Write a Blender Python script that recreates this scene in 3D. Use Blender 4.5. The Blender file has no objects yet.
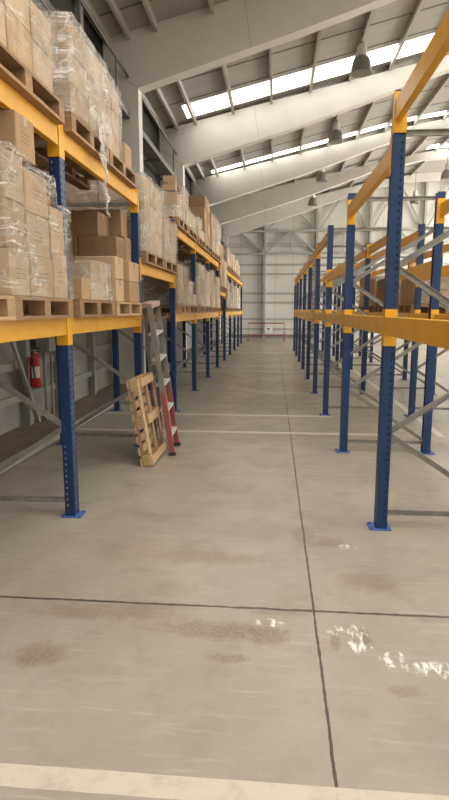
import bpy, bmesh, math, random
from mathutils import Vector, Matrix, noise
random.seed(7)
S = bpy.context.scene
COL = S.collection

# ------------------------------------------------------------------ materials
def new_mat(name):
    m = bpy.data.materials.new(name); m.use_nodes = True
    nt = m.node_tree; nt.nodes.clear()
    out = nt.nodes.new('ShaderNodeOutputMaterial')
    return m, nt, out

class N:
    """tiny node helper"""
    def __init__(s, nt): s.nt = nt
    def n(s, t, **k):
        q = s.nt.nodes.new(t)
        for a, b in k.items(): setattr(q, a, b)
        return q
    def l(s, a, b): s.nt.links.new(a, b)
    def val(s, x, sock):
        if hasattr(x, 'links') or hasattr(x, 'is_output'): s.l(x, sock)
        else: sock.default_value = x
    def math(s, op, a, b=0.0, c=None, clamp=False):
        q = s.n('ShaderNodeMath', operation=op); q.use_clamp = clamp
        s.val(a, q.inputs[0]); s.val(b, q.inputs[1])
        if c is not None: s.val(c, q.inputs[2])
        return q.outputs[0]
    def noise(s, vec, scale, detail=4, rough=.55, dist=0):
        q = s.n('ShaderNodeTexNoise')
        q.inputs['Scale'].default_value = scale; q.inputs['Detail'].default_value = detail
        q.inputs['Roughness'].default_value = rough; q.inputs['Distortion'].default_value = dist
        if vec is not None: s.l(vec, q.inputs['Vector'])
        return q.outputs[0]
    def ramp(s, fac, stops):
        q = s.n('ShaderNodeValToRGB'); e = q.color_ramp.elements
        while len(e) < len(stops): e.new(.5)
        for i, (p, c) in enumerate(stops):
            e[i].position = p; e[i].color = (c[0], c[1], c[2], 1) if not isinstance(c, (int, float)) else (c, c, c, 1)
        s.l(fac, q.inputs[0]); return q.outputs[0]
    def mix(s, fac, a, b, blend='MIX'):
        q = s.n('ShaderNodeMix', data_type='RGBA', blend_type=blend)
        s.val(fac, q.inputs[0])
        for x, k in ((a, 6), (b, 7)):
            if isinstance(x, tuple): q.inputs[k].default_value = (x[0], x[1], x[2], 1)
            else: s.l(x, q.inputs[k])
        return q.outputs[2]
    def mapping(s, vec, scale=(1, 1, 1), loc=(0, 0, 0), rot=(0, 0, 0)):
        q = s.n('ShaderNodeMapping'); s.l(vec, q.inputs[0])
        q.inputs['Scale'].default_value = scale; q.inputs['Location'].default_value = loc
        q.inputs['Rotation'].default_value = rot
        return q.outputs[0]
    def bsdf(s, color, rough=.6, metal=0, spec=.5):
        q = s.n('ShaderNodeBsdfPrincipled')
        s.val(color if not isinstance(color, tuple) else (*color, 1), q.inputs['Base Color'])
        s.val(rough, q.inputs['Roughness']); s.val(metal, q.inputs['Metallic'])
        q.inputs['Specular IOR Level'].default_value = spec
        return q
    def bump(s, h, strength=.3, dist=.01):
        q = s.n('ShaderNodeBump'); q.inputs['Strength'].default_value = strength
        q.inputs['Distance'].default_value = dist; s.l(h, q.inputs['Height']); return q.outputs[0]

def simple(name, c1, c2=None, rough=.6, metal=0, scale=6, bump=0, stretch=(1, 1, 1), spec=.5, objvar=0.0):
    m, nt, out = new_mat(name); n = N(nt)
    tc = n.n('ShaderNodeTexCoord').outputs['Object']
    v = n.mapping(tc, stretch)
    f = n.noise(v, scale, 5)
    c2 = c2 or tuple(x*.8 for x in c1)
    col = n.ramp(f, [(.3, c2), (.7, c1)])
    if objvar:
        oi = n.n('ShaderNodeObjectInfo').outputs['Random']
        b = n.math('MULTIPLY_ADD', oi, 2*objvar, 1-objvar)
        cmb = n.n('ShaderNodeCombineColor')
        for i in range(3): n.l(b, cmb.inputs[i])
        col = n.mix(1.0, col, cmb.outputs[0], 'MULTIPLY')
    b = n.bsdf(col, rough, metal, spec)
    if bump: n.l(n.bump(f, bump), b.inputs['Normal'])
    n.l(b.outputs[0], out.inputs[0])
    return m

M = {}
M['blue'] = simple('blue_paint', (.006, .036, .120), (.004, .026, .088), .42, scale=9)
M['plate'] = simple('plate_blue', (.07, .14, .42), (.045, .09, .30), .45, scale=20)
M['yellow'] = simple('yellow_paint', (.80, .41, .020), (.70, .34, .016), .32, scale=5)
M['galv'] = simple('galvanised', (.40, .39, .36), (.27, .26, .24), .42, metal=.55, scale=14)
M['bolt'] = simple('bolt_steel', (.5, .5, .48), None, .35, metal=.8)
M['concrete'] = simple('precast_concrete', (.67, .64, .585), (.61, .585, .53), .8, scale=1.3, bump=.05)
M['roof'] = simple('roof_sheet', (.42, .40, .365), (.36, .34, .31), .75, scale=2, stretch=(.3, 3, 1))
M['purlin'] = simple('purlin', (.56, .54, .49), (.50, .48, .44), .6, scale=2)
M['shade_wall'] = simple('shade_toned_cladding', (.035, .032, .028), (.024, .022, .020), .85, scale=1.5)  # near-black tone stands in for the shade high on the left wall
M['wallpost'] = simple('wall_post', (.30, .295, .28), (.24, .235, .22), .6, scale=4)
M['backpost'] = simple('back_post', (.40, .39, .365), (.34, .335, .31), .6, scale=3)
M['tray'] = simple('tray_steel', (.20, .19, .175), (.14, .13, .12), .5, metal=.4, scale=5)
M['white'] = simple('white_plastic', (.8, .79, .75), (.72, .7, .66), .5)
M['black'] = simple('black_rubber', (.02, .02, .02), (.012, .012, .012), .55)
M['red'] = simple('red_paint', (.42, .018, .014), (.34, .014, .012), .32, scale=6)
M['reddoor'] = simple('faded_red_tube', (.30, .07, .05), (.22, .05, .04), .5)
M['lad_red'] = simple('worn_red_paint', (.31, .06, .042), (.20, .055, .042), .55, scale=18)
M['alu'] = simple('weathered_ladder', (.20, .175, .145), (.10, .088, .074), .6, scale=12, stretch=(1, 1, .4))
M['alu_light'] = simple('ladder_tread', (.58, .55, .50), (.45, .42, .38), .5, scale=12)
M['cap'] = simple('faded_cap', (.50, .32, .27), (.36, .24, .20), .6, scale=16)
M['shade'] = simple('lamp_reflector', (.27, .255, .225), (.22, .21, .185), .34, metal=.4, scale=3)
M['lampbody'] = simple('lamp_housing', (.62, .60, .55), (.55, .53, .48), .5)
M['cab'] = simple('cabinet_grey', (.20, .205, .19), (.17, .175, .16), .5)
M['label'] = simple('label_white', (.75, .74, .70), (.66, .65, .60), .5, scale=20)
M['bottle_glass'] = simple('lamp_lens', (.85, .82, .74), (.7, .67, .6), .15)
M['kerb'] = simple('kerb_concrete', (.22, .175, .13), (.15, .115, .085), .85, scale=5)
M['edge'] = simple('steel_edge', (.42, .40, .36), (.32, .30, .27), .5, scale=6)

def wood_mat(name, c1, c2, var=.18):
    m, nt, out = new_mat(name); n = N(nt)
    tc = n.n('ShaderNodeTexCoord').outputs['Object']
    f = n.noise(n.mapping(tc, (4, 4, 30)), 3, 6, .6, .4)
    g = n.noise(tc, 3.5, 3)
    col = n.ramp(f, [(.28, c2), (.72, c1)])
    col = n.mix(n.math('MULTIPLY', g, .35), col, tuple(x*.55 for x in c1))
    oi = n.n('ShaderNodeObjectInfo').outputs['Random']
    b = n.math('MULTIPLY_ADD', oi, 2*var, 1-var)
    cc = n.n('ShaderNodeCombineColor')
    for i in range(3): n.l(b, cc.inputs[i])
    col = n.mix(1.0, col, cc.outputs[0], 'MULTIPLY')
    s = n.bsdf(col, .72); n.l(n.bump(f, .25), s.inputs['Normal'])
    n.l(s.outputs[0], out.inputs[0]); return m
M['wood'] = wood_mat('pallet_wood', (.40, .235, .12), (.23, .13, .065))
M['wood_pale'] = wood_mat('pale_pallet_wood', (.56, .37, .20), (.38, .24, .12))
M['wood_mark'] = wood_mat('stamped_block', (.50, .34, .12), (.40, .26, .09), .05)

def card_mat(name, c1, c2):
    m, nt, out = new_mat(name); n = N(nt)
    tc = n.n('ShaderNodeTexCoord').outputs['Object']
    f = n.noise(tc, 7, 5)
    g = n.noise(n.mapping(tc, (2, 2, 60)), 2, 2)
    col = n.ramp(f, [(.25, c2), (.75, c1)])
    col = n.mix(n.math('MULTIPLY', g, .18), col, c2)
    oi = n.n('ShaderNodeObjectInfo').outputs['Random']
    b = n.math('MULTIPLY_ADD', oi, .34, .82)
    cc = n.n('ShaderNodeCombineColor')
    for i in range(3): n.l(b, cc.inputs[i])
    col = n.mix(1.0, col, cc.outputs[0], 'MULTIPLY')
    s = n.bsdf(col, .78, 0, .3); n.l(n.bump(f, .08), s.inputs['Normal'])
    n.l(s.outputs[0], out.inputs[0]); return m
M['card'] = card_mat('kraft_cardboard', (.46, .305, .175), (.38, .245, .135))
M['card_pale'] = card_mat('pale_cardboard', (.53, .375, .235), (.46, .32, .195))
M['card_dark'] = card_mat('dark_cardboard', (.33, .20, .11), (.26, .155, .085))
M['tape'] = simple('packing_tape', (.50, .37, .24), (.44, .32, .2), .25, scale=8)
M['ink'] = simple('carton_ink', (.24, .155, .10), (.20, .13, .085), .8)

def film_mat(name, base, streak, ang=0.35, scale=1.0):
    m, nt, out = new_mat(name); n = N(nt)
    tc = n.n('ShaderNodeTexCoord').outputs['Object']
    wv = n.n('ShaderNodeTexNoise'); wv.inputs['Scale'].default_value = 4; n.l(tc, wv.inputs['Vector'])
    wob = n.n('ShaderNodeVectorMath', operation='MULTIPLY_ADD'); n.l(wv.outputs[1], wob.inputs[0])
    wob.inputs[1].default_value = (.10, .10, .10); n.l(tc, wob.inputs[2])
    vv = wob.outputs[0]
    # stretched strands, their bright streaks painted in as white
    f1 = n.noise(n.mapping(vv, (2, 3, 46), rot=(ang, 0, 0)), 1.6*scale, 3, .55)
    s1 = n.math('MULTIPLY_ADD', f1, 7, -3.75, clamp=True)
    f1b = n.noise(n.mapping(vv, (3, 40, 5), rot=(-ang*1.6, 0, 0)), 1.3*scale, 3, .55)
    s2 = n.math('MULTIPLY_ADD', f1b, 7, -4.1, clamp=True)
    # crinkle facets, highlights painted as pale lines along the edges
    vo = n.n('ShaderNodeTexVoronoi', feature='DISTANCE_TO_EDGE'); vo.inputs['Scale'].default_value = 9*scale
    n.l(n.mapping(vv, (1, 1.5, 1), rot=(.5, .2, 0)), vo.inputs['Vector'])
    s3 = n.math('MULTIPLY_ADD', vo.outputs[0], -26, 1.0, clamp=True)
    patch = n.math('MULTIPLY_ADD', n.noise(tc, 3.2, 4, .6, .6), 3.2, -1.15, clamp=True)
    st = n.math('MAXIMUM', n.math('MULTIPLY', s1, .9), n.math('MAXIMUM', n.math('MULTIPLY', s2, .7), n.math('MULTIPLY', s3, .8)))
    st = n.math('MULTIPLY', st, n.math('MULTIPLY_ADD', patch, .8, .2))
    fac = n.math('ADD', n.math('MULTIPLY_ADD', patch, base, base*.4), n.math('MULTIPLY', st, streak), clamp=True)
    tr = n.n('ShaderNodeBsdfTransparent'); tr.inputs[0].default_value = (.97, .965, .95, 1)
    s = n.bsdf((.80, .77, .71), .2, 0, .8)
    h = n.math('ADD', f1, n.math('MULTIPLY', vo.outputs[0], 3))
    n.l(n.bump(h, .8, .02), s.inputs['Normal'])
    mx = n.n('ShaderNodeMixShader'); n.l(fac, mx.inputs[0]); n.l(tr.outputs[0], mx.inputs[1]); n.l(s.outputs[0], mx.inputs[2])
    n.l(mx.outputs[0], out.inputs[0]); return m
M['film'] = film_mat('clear_stretch_film', .15, .80)
M['film_white'] = film_mat('milky_stretch_film', .24, .6, -.25, .8)
M['film_loose'] = film_mat('loose_film', .28, .7, .1, .8)

# back wall panels
def wall_mat():
    m, nt, out = new_mat('pale_wall_panels'); n = N(nt)
    pos = n.n('ShaderNodeTexCoord').outputs['Object']
    sep = n.n('ShaderNodeSeparateXYZ'); n.l(pos, sep.inputs[0])
    fx = n.math('FRACT', n.math('MULTIPLY', n.math('ADD', sep.outputs[0], 50.35), 1/1.05))
    seam = n.math('LESS_THAN', fx, .03)
    fz = n.math('FRACT', n.math('MULTIPLY', sep.outputs[0], 1/.21))
    rib = n.math('LESS_THAN', fz, .12)
    g = n.noise(pos, .8, 4)
    col = n.ramp(g, [(.3, (.60, .585, .535)), (.7, (.67, .655, .60))])
    col = n.mix(n.math('MULTIPLY', rib, .10), col, (.3, .29, .27))
    col = n.mix(n.math('MULTIPLY', seam, .45), col, (.25, .24, .22))
    s = n.bsdf(col, .6); n.l(s.outputs[0], out.inputs[0]); return m
M['wall'] = wall_mat()
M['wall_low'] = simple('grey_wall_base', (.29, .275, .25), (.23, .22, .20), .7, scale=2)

# floor
def floor_mat():
    m, nt, out = new_mat('worn_concrete_floor'); n = N(nt)
    pos = n.n('ShaderNodeTexCoord').outputs['Object']
    sep = n.n('ShaderNodeSeparateXYZ'); n.l(pos, sep.inputs[0]); X, Y = sep.outputs[0], sep.outputs[1]
    w = n.noise(pos, 3.0, 3)
    wob = n.math('MULTIPLY_ADD', w, .05, -.025)
    big = n.noise(pos, .55, 5, .6, .3); mid = n.noise(pos, 2.6, 6, .62, .4); fine = n.noise(pos, 38, 4)
    scr = n.noise(n.mapping(pos, (1, 9, 1), rot=(0, 0, .5)), 2.5, 5, .7)
    col = n.ramp(big, [(.30, (.250, .220, .172)), (.5, (.325, .289, .230)), (.70, (.395, .355, .288))])
    col = n.mix(n.math('MULTIPLY', n.math('MULTIPLY_ADD', mid, 3.2, -1.55, clamp=True), .55), col, (.19, .15, .105))
    col = n.mix(n.math('MULTIPLY', n.math('MULTIPLY_ADD', scr, 5, -2.75, clamp=True), .5), col, (.50, .465, .40))
    col = n.mix(n.math('MULTIPLY_ADD', fine, 1.6, -.55, clamp=True), col, n.mix(.80, (.22, .19, .15), col))
    def band(v, c, h):      # 1 inside |v-c|<h
        return n.math('LESS_THAN', n.math('ABSOLUTE', n.math('SUBTRACT', v, c)), h)
    def blob(cx, cy, rx, ry, edge=.9, ns=6):
        dx = n.math('DIVIDE', n.math('SUBTRACT', X, cx), rx); dy = n.math('DIVIDE', n.math('SUBTRACT', Y, cy), ry)
        d = n.math('SQRT', n.math('ADD', n.math('MULTIPLY', dx, dx), n.math('MULTIPLY', dy, dy)))
        f = n.noise(pos, ns, 5, .7)
        return n.math('MULTIPLY', n.math('SUBTRACT', n.math('MULTIPLY_ADD', f, 1.6, .2), d), 4.0*edge, clamp=True)
    def put(col, mask, k, c): return n.mix(n.math('MULTIPLY', mask, k), col, c)
    # stains
    speck = n.math('MULTIPLY_ADD', n.noise(pos, 60, 5, .75), 5.0, -1.9, clamp=True)
    for a in [(-1.15, 2.45, .16, .13, .5), (-.35, 2.74, .42, .10, .55), (-.95, 2.86, .55, .10, .4), (-.02, 2.72, .16, .12, .5), (.25, 4.05, .10, .25, .5), (-.62, 12.7, .5, 1.1, .45),
              (.62, 3.35, .22, .16, .4), (-.45, 3.62, .5, .12, .3), (.75, 12.2, .3, .9, .45), (.95, 15.0, .35, .9, .4), (.62, 2.33, .10, .05, .5), (-.2, 2.50, .11, .05, .5),
              (.42, 3.95, .13, .12, .4), (-1.0, 3.7, .3, .3, .2), (-2.1, 6.1, .5, .6, .3), (.50, 2.73, .04, .11, .7), (.34, 2.70, .03, .10, .45)]:
        col = put(col, n.math('MULTIPLY', blob(*a[:4], .5, ns=13), n.math('MULTIPLY', n.math('MULTIPLY_ADD', mid, 2.6, -.35, clamp=True), n.math('MULTIPLY_ADD', speck, .75, .25))), min(1, a[4]*1.5), (.185, .13, .08))
    # joints
    jn = n.math('MULTIPLY_ADD', n.noise(pos, 16, 3), .012, .0005)
    xj = n.math('ADD', n.math('ADD', X, -.25), n.math('MULTIPLY', wob, .35))
    jx = n.math('LESS_THAN', n.math('ABSOLUTE', xj), jn)
    jmask = jx
    for yy, k in ((2.98, 1.0), (5.62, .55), (10.2, .5), (12.9, .5), (18.3, .5), (23.5, .5)):
        v = n.math('ADD', n.math('SUBTRACT', Y, yy), n.math('MULTIPLY', wob, .5))
        b = n.math('MULTIPLY', n.math('LESS_THAN', n.math('ABSOLUTE', v), n.math('MULTIPLY', jn, 1.7 if yy < 3 else .9)), k)
        jmask = n.math('MAXIMUM', jmask, b)
    for xx in (4.3, 8.4):
        jmask = n.math('MAXIMUM', jmask, band(X, xx, .008))
    dirt = n.math('MULTIPLY', n.math('LESS_THAN', n.math('ABSOLUTE', n.math('ADD', n.math('SUBTRACT', Y, 2.95), wob)), .03), n.math('MULTIPLY_ADD', mid, 2, -.75, clamp=True))
    col = put(col, dirt, .6, (.16, .115, .075))
    col = put(col, jmask, .88, (.055, .042, .03))
    # painted lines
    worn = n.math('MULTIPLY_ADD', n.noise(pos, 9, 5, .7), 2.6, -.35, clamp=True)
    for yc, h, x0, x1, k, c in ((1.735, .050, -4, 3, .85, (.56, .50, .40)), (7.66, .055, -3.4, 1.6, .9, (.62, .58, .50)), (8.95, .055, -3.4, 1.0, .9, (.62, .58, .50)),
                             (11.5, .05, -.2, 2.4, .6, (.60, .57, .5)), (15.6, .06, -3.4, .85, .8, (.62, .58, .5)), (16.9, .06, -3.4, 2, .35, (.62, .58, .5)), (22.6, .10, -2.4, .8, .7, (.62, .59, .52)), (25.8, .10, -2.4, 2.8, .6, (.62, .59, .52))):
        v = n.math('ADD', Y, n.math('MULTIPLY', wob, .16))
        b = n.math('MULTIPLY', band(v, yc, h), n.math('MULTIPLY', n.math('GREATER_THAN', X, x0), n.math('LESS_THAN', X, x1)))
        col = put(col, n.math('MULTIPLY', b, worn), k, c)
    for xc, h, y0, y1, k in ((2.30, .05, 7.6, 17, .8), (3.30, .22, 8.7, 9.6, .7)):
        b = n.math('MULTIPLY', band(X, xc, h), n.math('MULTIPLY', n.math('GREATER_THAN', Y, y0), n.math('LESS_THAN', Y, y1)))
        col = put(col, n.math('MULTIPLY', b, worn), k, (.62, .59, .52))
    # scraped white paint patches
    scrape = n.math('MULTIPLY_ADD', n.noise(n.mapping(pos, (5, 2.2, 1), rot=(0, 0, .35)), 4, 5, .7, .5), 9, -4.4, clamp=True)
    for a in [(.47, 2.72, .07, .15), (.78, 2.50, .20, .075), (.97, 2.42, .16, .05), (.60, 2.57, .07, .07), (.36, 2.80, .06, .05), (-.0, 2.84, .08, .045), (.56, 3.88, .09, .04)]:
        col = put(col, n.math('MULTIPLY', blob(*a, ns=10), scrape), .95, (.78, .75, .68))
    r = n.math('MULTIPLY_ADD', mid, .30, .20)
    s = n.bsdf(col, r, 0, .45)
    h = n.math('SUBTRACT', n.math('MULTIPLY', fine, .25), jmask)
    n.l(n.bump(h, .25, .006), s.inputs['Normal'])
    n.l(s.outputs[0], out.inputs[0]); return m
M['floor'] = floor_mat()

def sky_mat(strength):
    m, nt, out = new_mat('skylight_or_fill_glow'); n = N(nt)
    e = n.n('ShaderNodeEmission'); e.inputs[0].default_value = (1, .965, .90, 1); e.inputs[1].default_value = strength
    n.l(e.outputs[0], out.inputs[0]); return m
M['sky'] = sky_mat(5.0)
M['fill_glow'] = sky_mat(40.0)  # strong glow for the added panel on the right wall

# ------------------------------------------------------------------ mesh helpers
class MB:
    def __init__(s): s.bm = bmesh.new()
    def box(s, x0, x1, y0, y1, z0, z1, bev=0):
        return s.hexa([(x0, y0, z0), (x1, y0, z0), (x1, y1, z0), (x0, y1, z0), (x0, y0, z1), (x1, y0, z1), (x1, y1, z1), (x0, y1, z1)])
    def hexa(s, p):
        v = [s.bm.verts.new(q) for q in p]
        for f in ((0, 3, 2, 1), (4, 5, 6, 7), (0, 1, 5, 4), (1, 2, 6, 5), (2, 3, 7, 6), (3, 0, 4, 7)):
            s.bm.faces.new([v[i] for i in f])
        return s
    def bar(s, a, b, w, h, up=(0, 0, 1)):
        a, b = Vector(a), Vector(b); d = (b-a).normalized(); u = Vector(up)
        sd = d.cross(u)
        if sd.length < 1e-4: sd = d.cross(Vector((1, 0, 0)))
        sd.normalize(); u = sd.cross(d).normalized()
        p = []
        for c in (a, b):
            for (i, j) in ((-1, -1), (1, -1), (1, 1), (-1, 1)):
                p.append(c + sd*(i*w/2) + u*(j*h/2))
        return s.hexa(p)
    def channel(s, a, b, w, h, t=.004, up=(0, 1, 0)):
        """C section bar: web plus two flanges"""
        a, b = Vector(a), Vector(b); d = (b-a).normalized(); u = Vector(up)
        sd = d.cross(u).normalized(); u = sd.cross(d).normalized()
        s.bar(a - u*(h/2-t/2), b - u*(h/2-t/2), w, t, u)
        for k in (-1, 1): s.bar(a + sd*k*(w/2-t/2), b + sd*k*(w/2-t/2), t, h, u)
        return s
    def lathe(s, prof, seg=20, center=(0, 0, 0), axis='z', caps=True):
        c = Vector(center); rings = []
        for r, z in prof:
            ring = []
            for i in range(seg):
                a = 2*math.pi*i/seg; x, y = r*math.cos(a), r*math.sin(a)
                p = (x, y, z) if axis == 'z' else ((z, x, y) if axis == 'x' else (x, z, y))
                ring.append(s.bm.verts.new(c + Vector(p)))
            rings.append(ring)
        for k in range(len(rings)-1):
            for i in range(seg):
                s.bm.faces.new((rings[k][i], rings[k][(i+1) % seg], rings[k+1][(i+1) % seg], rings[k+1][i]))
        if caps:
            if prof[0][0] > 1e-4: s.bm.faces.new(rings[0][::-1])
            if prof[-1][0] > 1e-4: s.bm.faces.new(rings[-1])
        return s
    def tube(s, pts, r, seg=8):
        pts = [Vector(p) for p in pts]; rings = []
        for i, p in enumerate(pts):
            d = (pts[min(i+1, len(pts)-1)] - pts[max(i-1, 0)]).normalized()
            u = Vector((0, 0, 1)) if abs(d.z) < .9 else Vector((1, 0, 0))
            a = d.cross(u).normalized(); b = a.cross(d).normalized()
            rings.append([s.bm.verts.new(p + a*(r*math.cos(2*math.pi*k/seg)) + b*(r*math.sin(2*math.pi*k/seg))) for k in range(seg)])
        for k in range(len(rings)-1):
            for i in range(seg):
                s.bm.faces.new((rings[k][i], rings[k][(i+1) % seg], rings[k+1][(i+1) % seg], rings[k+1][i]))
        s.bm.faces.new(rings[0][::-1]); s.bm.faces.new(rings[-1]); return s
    def prism(s, poly, y0, y1):
        """polygon in XZ extruded along Y"""
        a = [s.bm.verts.new((x, y0, z)) for x, z in poly]; b = [s.bm.verts.new((x, y1, z)) for x, z in poly]
        s.bm.faces.new(a); s.bm.faces.new(b[::-1]); k = len(poly)
        for i in range(k): s.bm.faces.new((a[i], b[i], b[(i+1) % k], a[(i+1) % k]))
        return s
    def build(s, name, mat, parent=None, loc=None, smooth=False, bevel=0):
        bmesh.ops.recalc_face_normals(s.bm, faces=s.bm.faces)
        me = bpy.data.meshes.new(name); s.bm.to_mesh(me); s.bm.free()
        if smooth:
            for p in me.polygons: p.use_smooth = True
        me.materials.append(mat)
        o = bpy.data.objects.new(name, me); COL.objects.link(o)
        if parent: o.parent = parent
        if loc: o.location = loc
        if bevel:
            md = o.modifiers.new('bevel', 'BEVEL'); md.width = bevel; md.segments = 2; md.limit_method = 'ANGLE'
        return o

def tag(o, label, cat, group=None, kind=None):
    if label: o['label'] = label
    if cat: o['category'] = cat
    if group: o['group'] = group
    if kind: o['kind'] = kind
    return o
def empty(name, loc=(0, 0, 0), rot=(0, 0, 0)):
    o = bpy.data.objects.new(name, None); COL.objects.link(o); o.location = loc; o.rotation_euler = rot
    o.empty_display_size = .1; return o
def struct(o): o['kind'] = 'structure'; return o
def link_copy(o, parent=None):
    c = o.copy(); COL.objects.link(c)
    if parent: c.parent = parent
    for ch in o.children: link_copy(ch, c)
    return c
ORD = ['first', 'second', 'third', 'fourth', 'fifth', 'sixth', 'seventh', 'eighth', 'ninth', 'tenth', 'eleventh']

# ------------------------------------------------------------------ building shell
WX, YB, Y0, RX = -3.53, 34.7, -7.0, 22.5
RIDGE = 9.5
def zroof(x):        # underside of roof sheet
    if x > RIDGE: x = 2*RIDGE - x
    return 7.06 + .235*(x+3.5) if x < 5 else 7.06 + .235*8.5 + (.15*(x-5) - .006*(x-5)**2)
struct(MB().box(WX-.3, RX+.3, Y0, YB+.3, -.2, 0).build('floor', M['floor']))
# left wall: panel lower part, upper part with shade put into its colour
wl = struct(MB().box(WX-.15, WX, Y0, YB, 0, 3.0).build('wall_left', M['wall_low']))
MB().box(WX-.15, WX, Y0, YB, 3.0, 7.2).build('upper_cladding', M['shade_wall'], wl)
for z in (.5, .95, 1.9, 3.0):
    MB().box(WX, WX+.07, 0, YB, z-.05, z+.05).build('girt', M['wallpost'], wl)
for y in (3.4, 5.2, 7.50, 8.6, 10.4, 14.8, 20.6, 26.4):
    MB().box(WX, WX+.12, y-.06, y+.06, 0, 7).build('wall_post', M['wallpost'], wl)
for y in (5.1, 7.68):
    MB().bar((WX+.14, y, 0.10), (WX+.14, y-.86, 1.6), .05, .05, (1, 0, 0)).build('wall_brace', M['edge'], wl)
struct(MB().box(RX, RX+.15, Y0, YB, 0, 7.2).build('wall_right', M['wall']))
struct(MB().box(RX-.04, RX, 23.5, YB-.6, 1.6, 6.6).build('window_or_fill_21', M['fill_glow']))  # unseen glowing panel, added to brighten the far end of the hall
# back wall: gable
poly = [(WX-.1, 0), (RX+.1, 0), (RX+.1, zroof(RX))] + [(x, zroof(x)) for x in (14, 11.5, 9.5, 7.5, 5)] + [(WX-.1, zroof(WX))]
MB().prism(poly, Y0-.15, Y0).build('wall_front', M['wall'])['kind'] = 'structure'
wb = struct(MB().prism(poly, YB, YB+.15).build('wall_back', M['wall']))
for z in (.55, 1.15, 2.15, 2.7, 3.85, 4.4):
    MB().box(WX, RX, YB-.06, YB, z-.055, z+.055).build('girt', M['backpost'], wb)
for z in (5.05, 6.35):
    MB().box(WX, RX, YB-.22, YB-.10, z-.06, z+.06).build('truss_chord', M['backpost'], wb)
for z in (5.45, 5.62):
    MB().box(WX, RX, YB-.16, YB-.12, z-.02, z+.02).build('thin_rail', M['backpost'], wb)
for k in range(-1, 8):
    x = -.60 + 3.1*k
    if x > WX: MB().box(x-.065, x+.065, YB-.20, YB-.02, 0, zroof(x)-.1).build('wall_post', M['backpost'], wb)
    for (a, b) in (((x, 5.05), (x+1.55, 6.35)), ((x+1.55, 6.35), (x+3.1, 5.05))):
        if a[0] > WX: MB().bar((a[0], YB-.16, a[1]), (b[0], YB-.16, b[1]), .09, .09, (0, 1, 0)).build('truss_diagonal', M['backpost'], wb)
    if x > WX:
        MB().box(x+1.52, x+1.58, YB-.19, YB-.13, 5.05, 6.35).build('truss_post', M['backpost'], wb)
        MB().bar((x+.1, YB-.16, 6.4), (x+1.55, YB-.16, zroof(x+1.55)-.3), .08, .08, (0, 1, 0)).build('gable_brace', M['backpost'], wb)
        MB().bar((x+1.55, YB-.16, zroof(x+1.55)-.3), (x+3.0, YB-.16, 6.4), .08, .08, (0, 1, 0)).build('gable_brace', M['backpost'], wb)
MB().box(-2.6, 2.4, YB-.12, YB, 0, .22).build('dark_plinth', M['cab'], wb)

# portal frames
FY = [-5.6, .25, 11.9, 17.55, 24.1, 29.3, 34.2]
low = [(-2.80, 6.03), (.5, 6.99), (2.1, 7.5), (4.8, 8.43), (7.2, 8.93), (9.5, 9.02)]
top = [(-3.5, 7.02), (-1.5, 7.46), (3, 8.42), (5, 8.86), (8.0, 9.40), (9.5, 9.50)]
mir = lambda L: [(2*RIDGE-x, z) for x, z in L[::-1]]
for y in FY:
    t = .32 if y < 34 else .28
    p = [(-3.52, 0), (-2.80, 0)] + low + mir(low)[1:] + [(2*RIDGE+2.80, 0), (2*RIDGE+3.52, 0)] + mir(top)[::-1] + top[::-1][1:]
    dz = .10 if 11 < y < 12 else 0
    p = [(x, z+dz) if z else (x, z) for x, z in p]
    fr = struct(MB().prism(p, y, y+t).build('portal_frame', M['concrete']))
    # dark joint between column haunch and rafter, and the rafter splice
    MB().bar((-2.80, y-.002, 6.03+dz), (-3.5, y-.002, 6.50+dz), .006, .012, (0, 1, 0)).build('haunch_joint', M['tray'], fr)
    MB().bar((-.52, y-.002, 6.70+dz), (-.66, y-.002, 7.60+dz), .006, .008, (0, 1, 0)).build('splice_joint', M['tray'], fr)
# purlins
pn = 0
xs = [-3.35, -2.95, -2.4] + [-1.28 + 1.12*k for k in range(0, 9)]
for i in range(len(FY)-1):
    ya, yb = FY[i], FY[i+1]+.3
    for x in xs + [2*RIDGE - q for q in xs[2:]]:
        z = zroof(x)
        m = MB(); m.box(x-.035, x+.035, ya+.02, yb-.02, z-.17, z-.15); m.box(x-.012, x+.012, ya+.02, yb-.02, z-.15, z-.02); m.box(x-.035, x+.035, ya+.02, yb-.02, z-.02, z-.004)
        struct(m.build('purlin', M['purlin']))
# roof sheets with translucent strips (the seen ones are narrow, just before a frame)
xr = [WX-.1, -2.62] + [-1.28 + 1.12*k for k in range(0, 9)]
xr = xr + [2*RIDGE - q for q in xr[::-1]]
# translucent strips, the wide unseen ones added to brighten the hall: (y0, y1, x0, x1)
XL, XRt = -2.62, 2*RIDGE+2.62
win = [(-4.9, -.2, XL, XRt), (1.0, 5.6, XL, XRt), (8.0, 11.5, 11.0, XRt), (16.28, 17.32, XL, XRt), (13.3, 16.2, 11.0, XRt), (18.5, 23.3, 11.0, XRt), (23.55, 24.05, XL, XRt),
       (24.6, 27.4, 11.0, XRt), (28.5, 29.2, 7.2, XRt), (30.0, 34.0, 11.0, XRt)]
sl = sorted(set([Y0, YB+.3] + [q for w_ in win for q in w_[:2]]))
def sheet(m, xa, xb, ya, yb, dz=0, t=.05):
    za, zb = zroof(xa)+dz, zroof(xb)+dz
    m.hexa([(xa, ya, za), (xb, ya, zb), (xb, yb, zb), (xa, yb, za), (xa, ya, za+t), (xb, ya, zb+t), (xb, yb, zb+t), (xa, yb, za+t)])
m = MB(); lit = [MB() for _ in win]
xcut = sorted(set([round(q, 4) for q in xr] + [7.2, 11.0]))
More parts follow.
